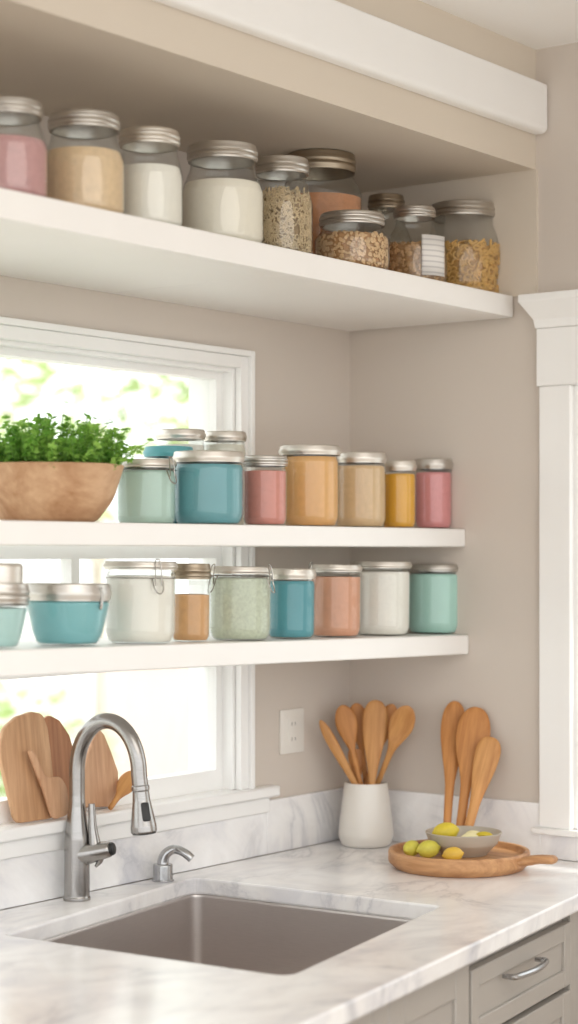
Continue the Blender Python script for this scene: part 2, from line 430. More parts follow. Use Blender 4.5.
# cabinets
def cab_box(bm, s0, s1, i0, i1, z0, z1): box(bm, s0, s1, i0, i1, z0, z1)
def shaker(bm, s0, s1, z0, z1, fr, y=0, th=.02, rec=.007):
    """panel front lying in the local xz plane, face towards -y"""
    X = [s0, s0 + fr, s1 - fr, s1]; Z = [z0, z0 + fr, z1 - fr, z1]
    box(bm, X[0], X[1], y, y + th, z0, z1); box(bm, X[2], X[3], y, y + th, z0, z1)
    box(bm, X[1], X[2], y, y + th, Z[0], Z[1]); box(bm, X[1], X[2], y, y + th, Z[2], Z[3])
    box(bm, X[1] - .002, X[2] + .002, y + rec, y + th - .002, Z[1] - .002, Z[2] + .002)
    return bm
INS = .035
dl, zdl = on_face(472, 972, INS); dr, zdr = on_face(571, 921, INS); _, zb = on_face(571, 986, INS)
ztop = ZC - .036
def bow_handle(parent, sa, sb, z):
    bm = bmesh.new()
    pts = spline([(sa, -.0, z), (sa, -.012, z), (sa + .008, -.026, z), ((sa + sb) / 2, -.036, z), (sb - .008, -.026, z), (sb, -.012, z), (sb, 0, z)], 6)
    tube(bm, pts, [.0045 + .002 * math.sin(PI * i / (len(pts) - 1)) for i in range(len(pts))], 10)
    return obj('handle', bm, M['chrome'], parent)
q = O + N * INS
dw = thing('drawer_cabinet', 'grey painted drawer cabinet under the counter with a curved bar pull', 'cabinet', (q.x, q.y, 0), ANG)
bm = bmesh.new(); cab_box(bm, dl - .006, dr + .006, .022, .115, .09, ztop); box(bm, dl, dr, .07, .115, 0, .09)
obj('carcass', bm, M['cab'], dw, 0)
zt = (zdl + zdr) / 2
d1 = obj('drawer', shaker(bmesh.new(), dl + .001, dr - .001, zb + .004, zt, .035), M['cab'], dw, 30, bevel=.0025)
h0, zh = on_face(503, 976, INS); h1, zh2 = on_face(544, 963, INS - .02); bow_handle(d1, h0, h0 + .17, zh)
d2 = obj('drawer', shaker(bmesh.new(), dl + .001, dr - .001, .42, zb - .008, .045), M['cab'], dw, 30, bevel=.0025); bow_handle(d2, h0, h0 + .17, .58)
d3 = obj('drawer', shaker(bmesh.new(), dl + .001, dr - .001, .10, .412, .045), M['cab'], dw, 30, bevel=.0025); bow_handle(d3, h0, h0 + .17, .28)
# sink base: open-topped carcass round the basin
sb0, sb1 = -1.56, dl - .010
sc = thing('sink_cabinet', 'grey painted sink cabinet with framed panel doors, left of the drawer cabinet', 'cabinet', (q.x, q.y, 0), ANG)
bm = bmesh.new()
for a in ((sb0, sb0 + .018, .022, .54, .09, ztop), (sb1 - .018, sb1, .022, .115, .09, ztop), (sb0, sb1, .022, .54, .09, .108), (sb0, sb1, .022, .028, ztop - .1, ztop), (sb0, sb1, .5, .51, .1, .6), (sb0, sb1, .07, .08, 0, .09)): box(bm, *a)
obj('carcass', bm, M['cab'], sc, 0)
mid = (sb0 + sb1) / 2
for a, b in ((sb0 + .002, mid - .0015), (mid + .0015, sb1 - .002)):
    d = obj('door', shaker(bmesh.new(), a, b, .10, ztop - .006, .062), M['cab'], sc, 30, bevel=.0025)
    bm = bmesh.new(); hx = b - .03 if b < mid else a + .03
    tube(bm, spline([(hx, 0, .5), (hx, -.014, .5), (hx, -.03, .53), (hx, -.034, .58), (hx, -.03, .63), (hx, -.014, .66), (hx, 0, .66)], 5), .0055, 10); obj('handle', bm, M['chrome'], d)
en = thing('corner_cabinet', 'narrow grey cabinet front between the drawers and the right wall', 'cabinet', (q.x, q.y, 0), ANG)
bm = B(dr + .008, -.03, .012, .5, .09, ztop); box(bm, dr + .02, -.05, .07, .4, 0, .09)
obj('carcass', bm, M['cab'], en, 0)
obj('filler_panel', B(dr + .008, -.024, .004, .0118, .1, ztop - .004), M['cab'], en, 0, bevel=.002)

# ------------------------------------------------------------------ shelves
def shelf(name, label, z, front, th, x0=-2.6, tilt=0, x1=-.0015):
    o = obj(name, B(x0, x1, front, -.0015, -th, 0), M['shelf'], None, 30, (0, 0, z), bevel=.003)
    o.rotation_euler = (0, tilt, 0); return tag(o, label, 'shelf')
Z1, Z2, Z3, T3 = 2.207, 1.669, 1.419, math.radians(1.0)
F1, F2, F3 = -.467, -.334, -.343
top = thing('wall_shelf', 'deep white shelf right under the soffit, holding screw-top glass jars', 'shelf', (0, 0, Z1))
for x0, x1 in ((-2.6, -.8785), (-.877, -.0085)):
    obj('board', B(x0, x1, F1 + .0152, -.0015, -.050, 0), M['shelf'], top, 30, bevel=.0012)
obj('edge_strip', B(-2.6, -.0085, F1, F1 + .015, -.050, 0), M['shelf'], top, 30, bevel=.002)
shelf('wall_shelf', 'white shelf with the potted herbs and coloured jars, across the window', Z2, F2, .043)
shelf('wall_shelf', 'lowest white shelf, holding clip-top jars above the faucet', Z3, F3, .046, tilt=T3)

# ------------------------------------------------------------------ jars
GT = 'screw-top glass jars on the top shelf'; GM = 'coloured jars on the middle shelf'; GL = 'jars on the lowest shelf'
VIEW = math.atan2(-FW.y, -FW.x)              # direction from the shelves towards the room
RIGHT = math.atan2(RT.y, RT.x)

def shell(bm, out, t, seg=48):
    """glass: outer outline from base centre up to the lip, then an inner wall back down"""
    inn = [(max(r - t, 0) if r > t else 0, z) for r, z in out[1:]]
    inn = [(r, max(z, t * 1.6)) for r, z in inn]
    k = [p for p in inn if p[0] > .004]
    lathe(bm, out + list(reversed(k)) + [(0, t * 1.6)], seg); return bm

def inside(out, t, h):
    """outline of a filling that reaches height h inside the glass"""
    p = [(0, t * 1.6 + .0006)]
    for r, z in out[1:]:
        zz = max(z, t * 1.6 + .0006)
        if zz < h: p.append((max(r - t - .0008, .001), zz))
    last = p[-1][0]
    for (r0, z0), (r1, z1) in zip(out, out[1:]):
        if z0 <= h <= z1 and z1 > z0: last = max(r0 + (r1 - r0) * (h - z0) / (z1 - z0) - t - .0008, .002)
    p += [(last, h), (last * .6, h + .0015), (0, h - .001)]
    return p

def place(l, r, z, front, margin=.015):
    y = front + .05
    for _ in range(6):
        mid = at((l + r) / 2, HY + 1, 1, y); R = (r - l) / 2 * depth(mid) / F; y = front + R + margin
    return mid.x, y, R

def solve(l, r, topy, z, front, margin=.015, zt=None):
    x, y, R = place(l, r, z, front, margin)
    zz = z if not zt else z + zt * -x
    return (x, y, zz), R, hz(topy, (x, y, 0)) - zz

def ridged_lid(bm, r, z0, z1, ridges=2, over=.0012):
    h = z1 - z0; p = [(r - .004, z0), (r, z0)]
    for i in range(ridges):
        a = z0 + h * (.12 + .62 * i / ridges); b = z0 + h * (.12 + .62 * (i + 1) / ridges)
        p += [(r, a), (r + .0022, a + (b - a) * .3), (r + .0022, a + (b - a) * .65), (r, b)]
    p += [(r, z1 - h * .16), (r - .001, z1 - .0012), (r - .0025, z1), (r - .008, z1), (r - .009, z1 - .001), (r - .009, z1 - .004)]
    return lathe(bm, p + [(r - .004, z0 + .001)], 48)

def mason(name, label, cat, loc, R, H, fill, mat, lidm='lid', neck=.80, lid=.17, sh=.54, group=GT, bulge=0, contents='contents', rz=0, shrink=0):
    root = thing(name, label, cat, loc, rz, group); t = .0016
    zl = H * (1 - lid); rn = R * neck
    out = [(0, 0), (R * .86, 0), (R, R * .16)]
    if bulge: out += [(R * (1 - bulge * .3), H * .12), (R, H * .35)]
    out += [(R, H * sh), (rn * 1.0, H * (sh + (1 - lid - sh) * .8)), (rn * .985, zl), (rn * .985, H - .004)]
    rad = [0] + [R * .12] + [R * .2] * (len(out) - 5) + [R * .45, R * .2, .001, 0]
    out = fillet(out, rad[:len(out)], 7)
    obj('jar_glass', shell(bmesh.new(), out, t), M['glass'], root)
    c = obj(contents, lathe(bmesh.new(), [(max(r_ - shrink, 0), z_) for r_, z_ in inside(out, t, H * fill)], 48), mat, root)
    l = obj('lid', ridged_lid(bmesh.new(), rn + .0035, zl + .002, H, 2), M[lidm], root)
    obj('lid_disc', lathe(bmesh.new(), [(0, H - .0015), (rn - .0075, H - .0015), (rn - .0055, H - .0035), (0, H - .0035)], 40), M[lidm], l)
    return root, out, t, c

def straight(name, label, loc, R, H, fill, mat, lidm='lid_pale', group=GM, lid=.14, neck=.96, wide_lid=0, cat='jar', corner=.5, ridges=1, taper=1.0, shoulder=.05, rz=0):
    root = thing(name, label, cat, loc, rz, group); t = .0016; zl = H * (1 - lid); rn = R * neck
    out = [(0, 0), (R * (taper - corner * .25), 0), (R * taper, R * corner * .6), (R, zl - H * shoulder * 1.6), (rn * .985, zl - H * shoulder * .4), (rn * .985, H - .004)]
    out = fillet(out, [0, R * corner, R * corner * 1.2, R * .18, R * .08, 0], 7)
    obj('jar_glass', shell(bmesh.new(), out, t), M['glass'], root)
    obj('contents', lathe(bmesh.new(), inside(out, t, H * fill), 48), mat, root)
    l = obj('lid', ridged_lid(bmesh.new(), rn + .002 + wide_lid, zl, H, ridges), M[lidm], root)
    obj('lid_disc', lathe(bmesh.new(), [(0, H - .0012), (rn + wide_lid - .009, H - .0012), (rn + wide_lid - .007, H - .003), (0, H - .003)], 40), M[lidm], l)
    return root, rn, zl

def bail(root, rn, zl, H, ang, drop=.03, loop=.016, side_loop=True):
    """wire clip: a ring round the neck, a lever hanging off the front and a hinge loop"""
    bm = bmesh.new(); z = zl - .004; R = rn + .0026
    tube(bm, [(R * math.cos(a), R * math.sin(a), z) for a in [2 * PI * k / 40 for k in range(40)]], .0013, 6, True)
    def cyl(a, dr, dz): return (math.cos(a) * (R + dr), math.sin(a) * (R + dr), z + dz)
    w = loop / R / 1.6
    tube(bm, spline([cyl(ang - w, .001, .0), cyl(ang - w, .006, -drop * .3), cyl(ang - w * .7, .011, -drop * .8), cyl(ang, .014, -drop), cyl(ang + w * .7, .011, -drop * .8), cyl(ang + w, .006, -drop * .3), cyl(ang + w, .001, 0)], 5), .0013, 6)
    tube(bm, spline([cyl(ang - w * .6, .008, -drop * .5), cyl(ang - w * .6, .007, .004), cyl(ang - w * .5, .004, H - zl + .004), cyl(ang, .001, H - zl + .008), cyl(ang + w * .5, .004, H - zl + .004), cyl(ang + w * .6, .007, .004), cyl(ang + w * .6, .008, -drop * .5)], 5), .0012, 6)
    return obj('wire_clip', bm, M['wire'], root)

def pieces(root, out, t, h, n, fn, m, name='loose_pieces', seed=1):
    """bits of pasta or cereal showing against the glass, as one part nobody could count"""
    rnd = random.Random(seed); bm = bmesh.new()
    for _ in range(n):
        z = rnd.uniform(t * 2 + .004, h); r = out[-1][0]
        for (r0, z0), (r1, z1) in zip(out, out[1:]):
            if z0 <= z <= z1 and z1 > z0: r = r0 + (r1 - r0) * (z - z0) / (z1 - z0)
        a = VIEW + rnd.uniform(-1.9, 1.9); r -= t + .0034
        fn(bm, Vector((r * math.cos(a), r * math.sin(a), z)), a, rnd)
    for _ in range(n // 6):
        a = rnd.uniform(0, 6.28); rr = math.sqrt(rnd.random()) * (out[-1][0] - .012)
        fn(bm, Vector((rr * math.cos(a), rr * math.sin(a), h + rnd.uniform(-.001, .004))), a, rnd)
    o = obj(name, bm, m, root); o['kind'] = 'stuff'; return o

def frame_at(a, rnd):
    n = Vector((math.cos(a), math.sin(a), 0)); tx = Vector((-n.y, n.x, 0)); th = rnd.uniform(0, PI)
    u = tx * math.cos(th) + Vector((0, 0, 1)) * math.sin(th); return u, n, n.cross(u)
def elbow(bm, p, a, rnd):
    u, n, v = frame_at(a, rnd); s = rnd.uniform(.85, 1.15)
    tube(bm, [p + (u * x + v * y) * s for x, y in ((-.008, -.003), (-.005, .001), (0, .003), (.005, .001), (.008, -.003))], .0028, 6)
def noodle(bm, p, a, rnd):
    u, n, v = frame_at(a, rnd); k = rnd.uniform(.002, .005)
    tube(bm, [p + u * x + v * (k * math.sin(x * 500 + a)) for x in (-.012, -.008, -.004, 0, .004, .008, .012)], .0017, 5)
def flake(bm, p, a, rnd):
    u, n, v = frame_at(a, rnd); s = rnd.uniform(.003, .0055); ring = [p + (u * math.cos(q) * s + v * math.sin(q) * s * .7) for q in [2 * PI * k / 7 for k in range(7)]]
    loft(bm, [[q - n * .0008 for q in ring], [q + n * .0012 for q in ring]])

P = lambda n, c, k=.1, s=90: powder(n, c, k, s)
# --- top shelf
def T1(l, r, top, mg=.015): return solve(l, r, top + 5, Z1, F1, mg)
def at_shelf(spec): return spec[0], spec[1], spec[2]
loc, R, H = T1(-32, 48, 98); mason('storage_jar', 'screw-top glass jar two-thirds full of dusty pink powder on the top shelf', 'jar', loc, R, H, .6, P('pink_powder', '#c79898'), 'lid', .80)
loc, R, H = T1(43, 125, 111); mason('storage_jar', 'screw-top glass jar of pale peach powder on the top shelf', 'jar', loc, R, H, .63, P('peach_powder', '#e2c6a2'), 'lid', .81)
loc, R, H = T1(116, 183, 127); mason('storage_jar', 'narrow screw-top glass jar of pure white powder on the top shelf', 'jar', loc, R, H, .62, P('white_flour', '#f0ece4', .03), 'lid_pale', .83)
loc, R, H = T1(181, 264, 142); mason('storage_jar', 'widest screw-top jar of cream coloured flour, beside the noodle jar on the top shelf', 'jar', loc, R, H, .62, P('cream_flour', '#f0e9dc', .03), 'lid', .79)
loc, R, H = T1(250, 313, 155, .03); r_, o_, t_, c_ = mason('storage_jar', 'screw-top glass jar filled with small curly beige noodles on the top shelf', 'jar', loc, R, H, .6, P('noodle_bed', '#98805f', .2), 'lid', .80, shrink=.005)
pieces(r_, o_, t_, H * .64, 420, noodle, powder('noodle_dough', '#cdb794', .15, 60), 'noodles', 3)
loc, R, H = T1(279, 362, 141, .155); H = min(H, 2.4925 - Z1); mason('storage_jar', 'tall glass jar of orange-brown powder with a lid toned darker for shade, behind the oat jar', 'jar', loc, R, H, .66, P('orange_spice', '#cb8f66'), 'lid_dark', .8, .15, .7)
loc, R, H = T1(314, 390, 210, .008); r_, o_, t_, c_ = mason('storage_jar', 'short squat glass jar of oat flakes in front of the tall orange jar', 'jar', loc, R, H, .62, P('oat_bed', '#b98e63', .2), 'lid', .8, .23, .55, shrink=.005)
pieces(r_, o_, t_, H * .62, 420, flake, powder('oat_flake', '#d9b68c', .2, 60), 'oat_flakes', 4)
loc, R, H = T1(360, 412, 191, .17); mason('storage_jar', 'glass jar mostly hidden behind the labelled jar, with only its lid and shoulder showing', 'jar', loc, R, H, .5, P('brown_grain', '#a5835c', .2), 'lid_dark', .62, .15, .55)
loc, R, H = T1(382, 447, 203, .03); r_, o_, t_, c_ = mason('storage_jar', 'round-shouldered glass jar of brown cereal with a white paper label', 'jar', loc, R, H, .5, P('cereal_bed', '#a88158', .2), 'lid', .58, .15, .48, shrink=.005)
pieces(r_, o_, t_, H * .52, 320, flake, powder('cereal_flake', '#c79f72', .25, 60), 'cereal', 5)
bm = bmesh.new(); rr = R + .0007; a0 = VIEW + .15; a1 = VIEW + 1.05
ra = [(rr * math.cos(a0 + (a1 - a0) * k / 12), rr * math.sin(a0 + (a1 - a0) * k / 12)) for k in range(13)]
lo = [bm.verts.new((x, y, H * .10)) for x, y in ra]; hi = [bm.verts.new((x, y, H * .60)) for x, y in ra]
for k in range(12): bm.faces.new((lo[k], lo[k + 1], hi[k + 1], hi[k]))
lb = obj('paper_label', bm, M['label'], r_); so = lb.modifiers.new('paper', 'SOLIDIFY'); so.thickness = .0006; so.offset = 1
loc, R, H = T1(424, 502, 200, .03)
r_, o_, t_, c_ = mason('storage_jar', 'rightmost round glass jar of macaroni on the top shelf by the right wall', 'jar', loc, R, H, .52, P('pasta_bed', '#b98f52', .2), 'lid', .78, .16, .52, shrink=.005, bulge=.3)
pieces(r_, o_, t_, H * .55, 380, elbow, powder('macaroni', '#d8ad68', .12, 50), 'macaroni', 6)

# --- middle shelf
def T2(l, r, top, mg=.015): return solve(l, r, top, Z2, F2, mg)
loc, R, H = T2(117, 176, 460, .075); r_, rn, zl = straight('clip_jar', 'small pale mint clip-top jar beside the wooden bowl of herbs', loc, R, H, .83, P('mint_paste', '#bbd5cb', .03, 20), 'lid_pale', lid=.13, corner=.35)
bail(r_, rn, zl, H, VIEW + .95, .028); bail(r_, rn, zl, H, VIEW - 1.15, .034)
loc, R, H = T2(173, 244, 452, .012); straight('storage_jar', 'wide glossy teal jar on the middle shelf between mint and coral jars', loc, R, H, .82, P('teal_paste', '#6ca6b0', .03, 20), 'lid_pale', lid=.15)
loc, R, H = T2(144, 193, 447, .162)
M['teal_lid'] = paint('teal_enamel', '#5fa6ae', .3, .03)
straight('storage_jar', 'teal-lidded jar half hidden behind the mint and teal jars', loc, R, H, .8, P('deep_teal_paste', '#4f97a5', .03, 20), 'teal_lid', lid=.13)
loc, R, H = T2(203, 246, 432, .20); straight('storage_jar', 'tall pale glass jar rising behind the wide teal jar on the middle shelf', loc, R, H, .86, P('ivory_powder', '#e0ddd0', .04), 'lid_pale', lid=.1)
loc, R, H = T2(156, 205, 430, .222); straight('storage_jar', 'pale milky glass jar at the very back of the middle shelf against the window', loc, R, H, .84, P('milk_powder', '#e9e7df', .03), 'lid_pale', lid=.1)
loc, R, H = T2(243, 287, 456, .02); straight('storage_jar', 'coral red jar between the wide teal jar and the orange jar', loc, R, H, .78, P('coral_powder', '#d58d81', .08), 'lid', lid=.15, ridges=2)
loc, R, H = T2(281, 339, 446, .03); straight('storage_jar', 'tallest jar of the coloured row, full of bright orange powder', loc, R, H, .86, P('orange_powder', '#e6b172', .06), 'lid_pale', lid=.12, wide_lid=.004)
loc, R, H = T2(334, 386, 453, .03); straight('storage_jar', 'jar of tan powder between the orange and yellow jars', loc, R, H, .82, P('tan_powder', '#d9b88f', .08), 'lid_pale', lid=.14)
loc, R, H = T2(382, 416, 461, .03); straight('storage_jar', 'slim golden yellow jar on the middle shelf', loc, R, H, .80, P('yellow_paste', '#e5aa36', .04, 30), 'lid_pale', lid=.15)
loc, R, H = T2(415, 452, 459, .03); straight('storage_jar', 'rose pink jar at the right end of the middle shelf', loc, R, H, .80, P('rose_powder', '#dc9294', .06), 'lid', lid=.15)

# potted herbs in a wooden bowl
loc, R, H = T2(-26, 124, 465, .012)
pot = thing('potted_herb', 'round wooden bowl planted with bushy green herbs on the middle shelf', 'plant', loc)
out = fillet([(0, 0), (R * .62, 0), (R * .86, H * .4), (R, H - .002), (R * .985, H), (R * .955, H - .001), (R * .8, H * .42), (R * .55, .014), (0, .014)], [0, .03, .1, .003, .003, .003, .1, .03, 0], 7)
obj('bowl', lathe(bmesh.new(), out, 64), M['bowlwood'], pot)
obj('soil', lathe(bmesh.new(), [(0, .05), (R * .8, .05), (R * .885, H * .72), (R * .5, H * .80), (0, H * .83)], 40), M['soil'], pot)
def herbs(bmL, bmS, R, H, n, rnd):
    for i in range(n):
        a = rnd.uniform(0, 2 * PI); rr = math.sqrt(rnd.random()) * R * .82
        b = Vector((rr * math.cos(a), rr * math.sin(a), H * .74))
        lean = Vector((math.cos(a), math.sin(a), 0)) * (rr / R) * rnd.uniform(.2, .8)
        L = rnd.uniform(.055, .118) * (1.12 - .35 * (rr / R) ** 2) * (1.25 if rnd.random() < .06 else 1)
        d = (Vector((rnd.gauss(0, .25), rnd.gauss(0, .25), 1)) + lean).normalized()
        tip = b + d * L + Vector((0, 0, -.012 * lean.length))
        tube(bmS, [b, b + d * L * .5 + Vector((0, 0, .004)), tip], [.0011, .0009, .0006], 4)
        for k in range(rnd.randint(6, 9)):
            q = rnd.uniform(.35, 1.05); c = b + (tip - b) * q
            ou = Vector((rnd.gauss(0, 1), rnd.gauss(0, 1), rnd.gauss(.2, .5))).normalized(); s = rnd.uniform(.007, .013)
            sd = ou.cross(Vector((rnd.gauss(0, .4), rnd.gauss(0, .4), 1))).normalized(); up = sd.cross(ou)
            for f in (-.9, 0, .9):          # three-lobed leaf
                o2 = (ou * math.cos(f) + sd * math.sin(f)).normalized(); s2 = o2.cross(up).normalized(); w = s * .42
                v = [bmL.verts.new(x) for x in (c, c + o2 * s * .55 + s2 * w + up * .0015, c + o2 * s * 1.15 - up * .002, c + o2 * s * .55 - s2 * w + up * .0015)]
                bmL.faces.new((v[0], v[1], v[2])); bmL.faces.new((v[0], v[2], v[3]))
bL, bS = bmesh.new(), bmesh.new(); herbs(bL, bS, R, H, 330, random.Random(11))
obj('foliage', bL, M['herb'], pot, 0, recalc=False); obj('stems', bS, M['stem'], pot)

# --- lowest shelf (jars follow its slight tilt)
K3 = math.tan(T3)
def T3s(l, r, top, mg=.012):
    a = solve(l, r, top, Z3, F3, mg, K3); return (a[0][0], a[0][1], a[0][2] + a[1] * K3 * .5 + .0004), a[1], a[2]
def lean(root): root.rotation_euler.y = T3 * .9; return root
loc, R, H = T3s(-40, 28, 604); r_, rn, zl = straight('storage_bowl', 'pale blue bowl with stacked tin lids at the left edge of the lowest shelf', loc, R, H, .9, P('pale_blue_glaze', '#b4d6d4', .03, 15), 'lid', GL, lid=.02, taper=.8, corner=.5, cat='bowl', shoulder=.01, neck=.99)
lean(r_); h1 = hz(583, loc) - loc[2]; h2 = hz(563, loc) - loc[2]
obj('inner_lid', ridged_lid(bmesh.new(), R * 1.0, H + .001, h1, 2), M['lid'], r_); obj('upper_lid', lathe(bmesh.new(), fillet([(0, h1 - .004), (R * .82, h1 - .004), (R * .82, h2), (0, h2)], [0, .004, .008, 0], 4), 40), M['lid_pale'], r_)
loc, R, H = T3s(25, 110, 584, .02); r_, rn, zl = straight('storage_bowl', 'squat turquoise bowl jar with a broad tin lid on the lowest shelf', loc, R, H, .74, P('turquoise_glaze', '#82bec5', .03, 15), 'lid', GL, lid=.28, taper=.84, corner=.5, ridges=1, neck=.97, cat='bowl', shoulder=.02); lean(r_)
obj('wire_clip', tube(bmesh.new(), spline([(R * 1.01 * math.cos(VIEW + s_ * .95) , R * 1.01 * math.sin(VIEW + s_ * .95), zl + H * .22 - z_) for s_, z_ in ((1, 0), (1.04, .015), (1.05, .03), (1.0, .04))], 4), .003, 8), M['wire'], r_)
loc, R, H = T3s(105, 175, 562, .02); r_, rn, zl = straight('clip_jar', 'wide clip-top jar of chalk white powder, right of the turquoise bowl', loc, R, H, .82, P('chalk_powder', '#efebe3', .02), 'lid_pale', GL, lid=.1, wide_lid=.003); lean(r_); bail(r_, rn, zl - .012, H, VIEW + .55, .03)
loc, R, H = T3s(171, 210, 564, .05); r_, rn, zl = straight('storage_jar', 'small glass jar half full of orange-brown lentil powder on the lowest shelf', loc, R, H, .6, P('lentil_powder', '#d3a26e', .1), 'lid_dark', GL, lid=.2, neck=.93, ridges=2); lean(r_)
loc, R, H = T3s(209, 271, 567, .02); r_, rn, zl = straight('clip_jar', 'clip-top jar of speckled sage green herbs on the lowest shelf', loc, R, H, .84, powder('dried_sage', '#c4cbb7', .16, 140), 'lid_pale', GL, lid=.1); lean(r_)
bail(r_, rn, zl, H, VIEW - .95, .036); bail(r_, rn, zl, H, VIEW + 1.1, .034)
loc, R, H = T3s(267, 315, 569, .03); r_, rn, zl = straight('storage_jar', 'deep teal jar on the lowest shelf between sage and terracotta jars', loc, R, H, .82, P('ocean_paste', '#559ca9', .03, 20), 'lid_pale', GL, lid=.15); lean(r_)
loc, R, H = T3s(310, 361, 565, .03); r_, rn, zl = straight('clip_jar', 'clip-top jar of terracotta powder on the lowest shelf', loc, R, H, .83, P('terracotta_powder', '#d69c7e', .08), 'lid_pale', GL, lid=.1); lean(r_); bail(r_, rn, zl, H, VIEW - 1.2, .03)
loc, R, H = T3s(355, 410, 562, .03); r_, rn, zl = straight('storage_jar', 'jar of greyish white grain beside the mint jar on the lowest shelf', loc, R, H, .86, powder('white_grain', '#ebe7e0', .06, 160), 'lid_pale', GL, lid=.09, wide_lid=.002); lean(r_)
loc, R, H = T3s(407, 464, 565, .03); r_, rn, zl = straight('storage_jar', 'aqua mint jar at the right end of the lowest shelf', loc, R, H, .86, P('aqua_paste', '#b2dad1', .02, 20), 'lid', GL, lid=.1); lean(r_)

# ------------------------------------------------------------------ outlet
c = at(290.5, 731, 1, 0)
ou = thing('wall_outlet', 'white rectangular wall outlet on the beige wall right of the window', 'outlet', (c.x, -.0005, c.z))
pl = round_poly([(-.046, -.052), (.046, -.052), (.046, .052), (-.046, .052)], .005, 4)
bm = poly_prism(bmesh.new(), pl, 0, .006, .002); bmesh.ops.rotate(bm, verts=bm.verts[:], matrix=Matrix.Rotation(PI / 2, 3, 'X')); obj('cover_plate', bm, M['plastic'], ou)
bm = poly_prism(bmesh.new(), round_poly([(-.017, -.033), (.017, -.033), (.017, .033), (-.017, .033)], .004, 4), .006, .0085, .001); bmesh.ops.rotate(bm, verts=bm.verts[:], matrix=Matrix.Rotation(PI / 2, 3, 'X')); sk_ = obj('socket', bm, M['plastic'], ou)
for z in (-.018, .018):
    for x in (-.006, .006): obj('slot', B(x - .001, x + .001, -.0092, -.0084, z - .004, z + .004), paint('slot_shadow', '#8d8882', .8), sk_, 0)

# ------------------------------------------------------------------ faucet
fb = at(77.5, 894, 2, ZC); fb = Vector((fb.x + .0, -.056, ZC)); fb.x = at(77, 600, 1, -.056).x
fa = thing('faucet', 'brushed steel gooseneck faucet with pull-down spray head behind the sink', 'faucet', fb)
def hpx(py): return hz(py, fb) - ZC
r0 = 12.8 * depth(fb) / F
pr = fillet([(0, 0), (r0 * 1.06, 0), (r0 * 1.06, .006), (r0, .009), (r0 * .98, hpx(838)), (r0 * .66, hpx(806)), (r0 * .60, hpx(790)), (0, hpx(790))], [0, .001, .002, .003, .05, .03, .002, 0], 6)
obj('body', lathe(bmesh.new(), pr, 40), M['steel'], fa, 50)
# spout: arches out over the basin
hd = at(143, 800, 1, -.25); 
sd = (Vector((.14, -.99, 0))).normalized()
# pick a reach so the head comes down where it hangs over the basin
best = min((abs((lambda p: CX + F * (p - EYE).dot(RT) / depth(p))(fb + sd * (k / 1000)) - 139), k / 1000) for k in range(60, 320))[1]
zt = hz(713, fb + sd * best / 2) - ZC - r0 * .6; zr = hpx(770)
zh = hz(786, fb + sd * best) - ZC
n = 26; pts = [Vector((0, 0, hpx(812))), Vector((0, 0, (hpx(812) + zr) / 2)), Vector((0, 0, zr))]
for k in range(1, n):
    a = PI - PI * k / n; pts.append(sd * (best / 2 + best / 2 * math.cos(a)) + Vector((0, 0, zr + (zt - zr) * math.sin(a))))
pts.append(sd * best + Vector((0, 0, zr))); pts.append(sd * (best + .003) + Vector((0, 0, zh)))
rs = r0 * .62
obj('spout', tube(bmesh.new(), pts, [rs] * len(pts), 24), M['steel'], fa, 60)
zb_ = hz(833, fb + sd * (best + .01)) - ZC
dn = (Vector((0, 0, -1)) + sd * .10).normalized(); A = sd * (best + .003) + Vector((0, 0, zh)); Lh = (zh - zb_)
ux = dn.orthogonal().normalized(); uy = dn.cross(ux)
def along(prof, bm=None):
    bm = bm or bmesh.new(); return loft(bm, [[A + dn * z + (ux * math.cos(2 * PI * k / 32) + uy * math.sin(2 * PI * k / 32)) * r for k in range(32)] for r, z in prof])
head = obj('spray_head', along(fillet([(rs * 1.0, -.002), (rs * 1.12, 0), (rs * 1.12, .008), (rs * 1.02, .010), (rs * 1.1, Lh * .3), (rs * 1.62, Lh * .86), (rs * 1.64, Lh * .97), (rs * 1.5, Lh)], [0, .001, .001, .002, .03, .01, .002, 0], 5)), M['steel'], fa, 40)
obj('spray_nozzle', along([(rs * 1.45, Lh), (rs * 1.45, Lh + .002), (rs * 1.1, Lh + .003)]), M['black'], head)
tv = (EYE - (fb + A)); tv = (tv - dn * tv.dot(dn)).normalized(); tv = (tv + RT * .35).normalized(); tv = (tv - dn * tv.dot(dn)).normalized(); ts = dn.cross(tv)
bm = bmesh.new(); rg = []
for off_ in (-.004, .0015, .0025):
    ring = []
    for s_, z_ in round_poly([(-.008, Lh * .34), (.008, Lh * .34), (.0085, Lh * .74), (-.0085, Lh * .74)], .005, 4):
        rloc = rs * (1.1 + (1.62 - 1.1) * max(0, (z_ - Lh * .3) / (Lh * .56))); k = .9 if off_ > .002 else 1
        ring.append(A + dn * (Lh * .54 + (z_ - Lh * .54) * k) + ts * s_ * k + tv * (math.sqrt(max(rloc ** 2 - s_ ** 2, 1e-6)) + off_))
    rg.append(ring)
obj('spray_button', loft(bm, rg), M['black'], head)
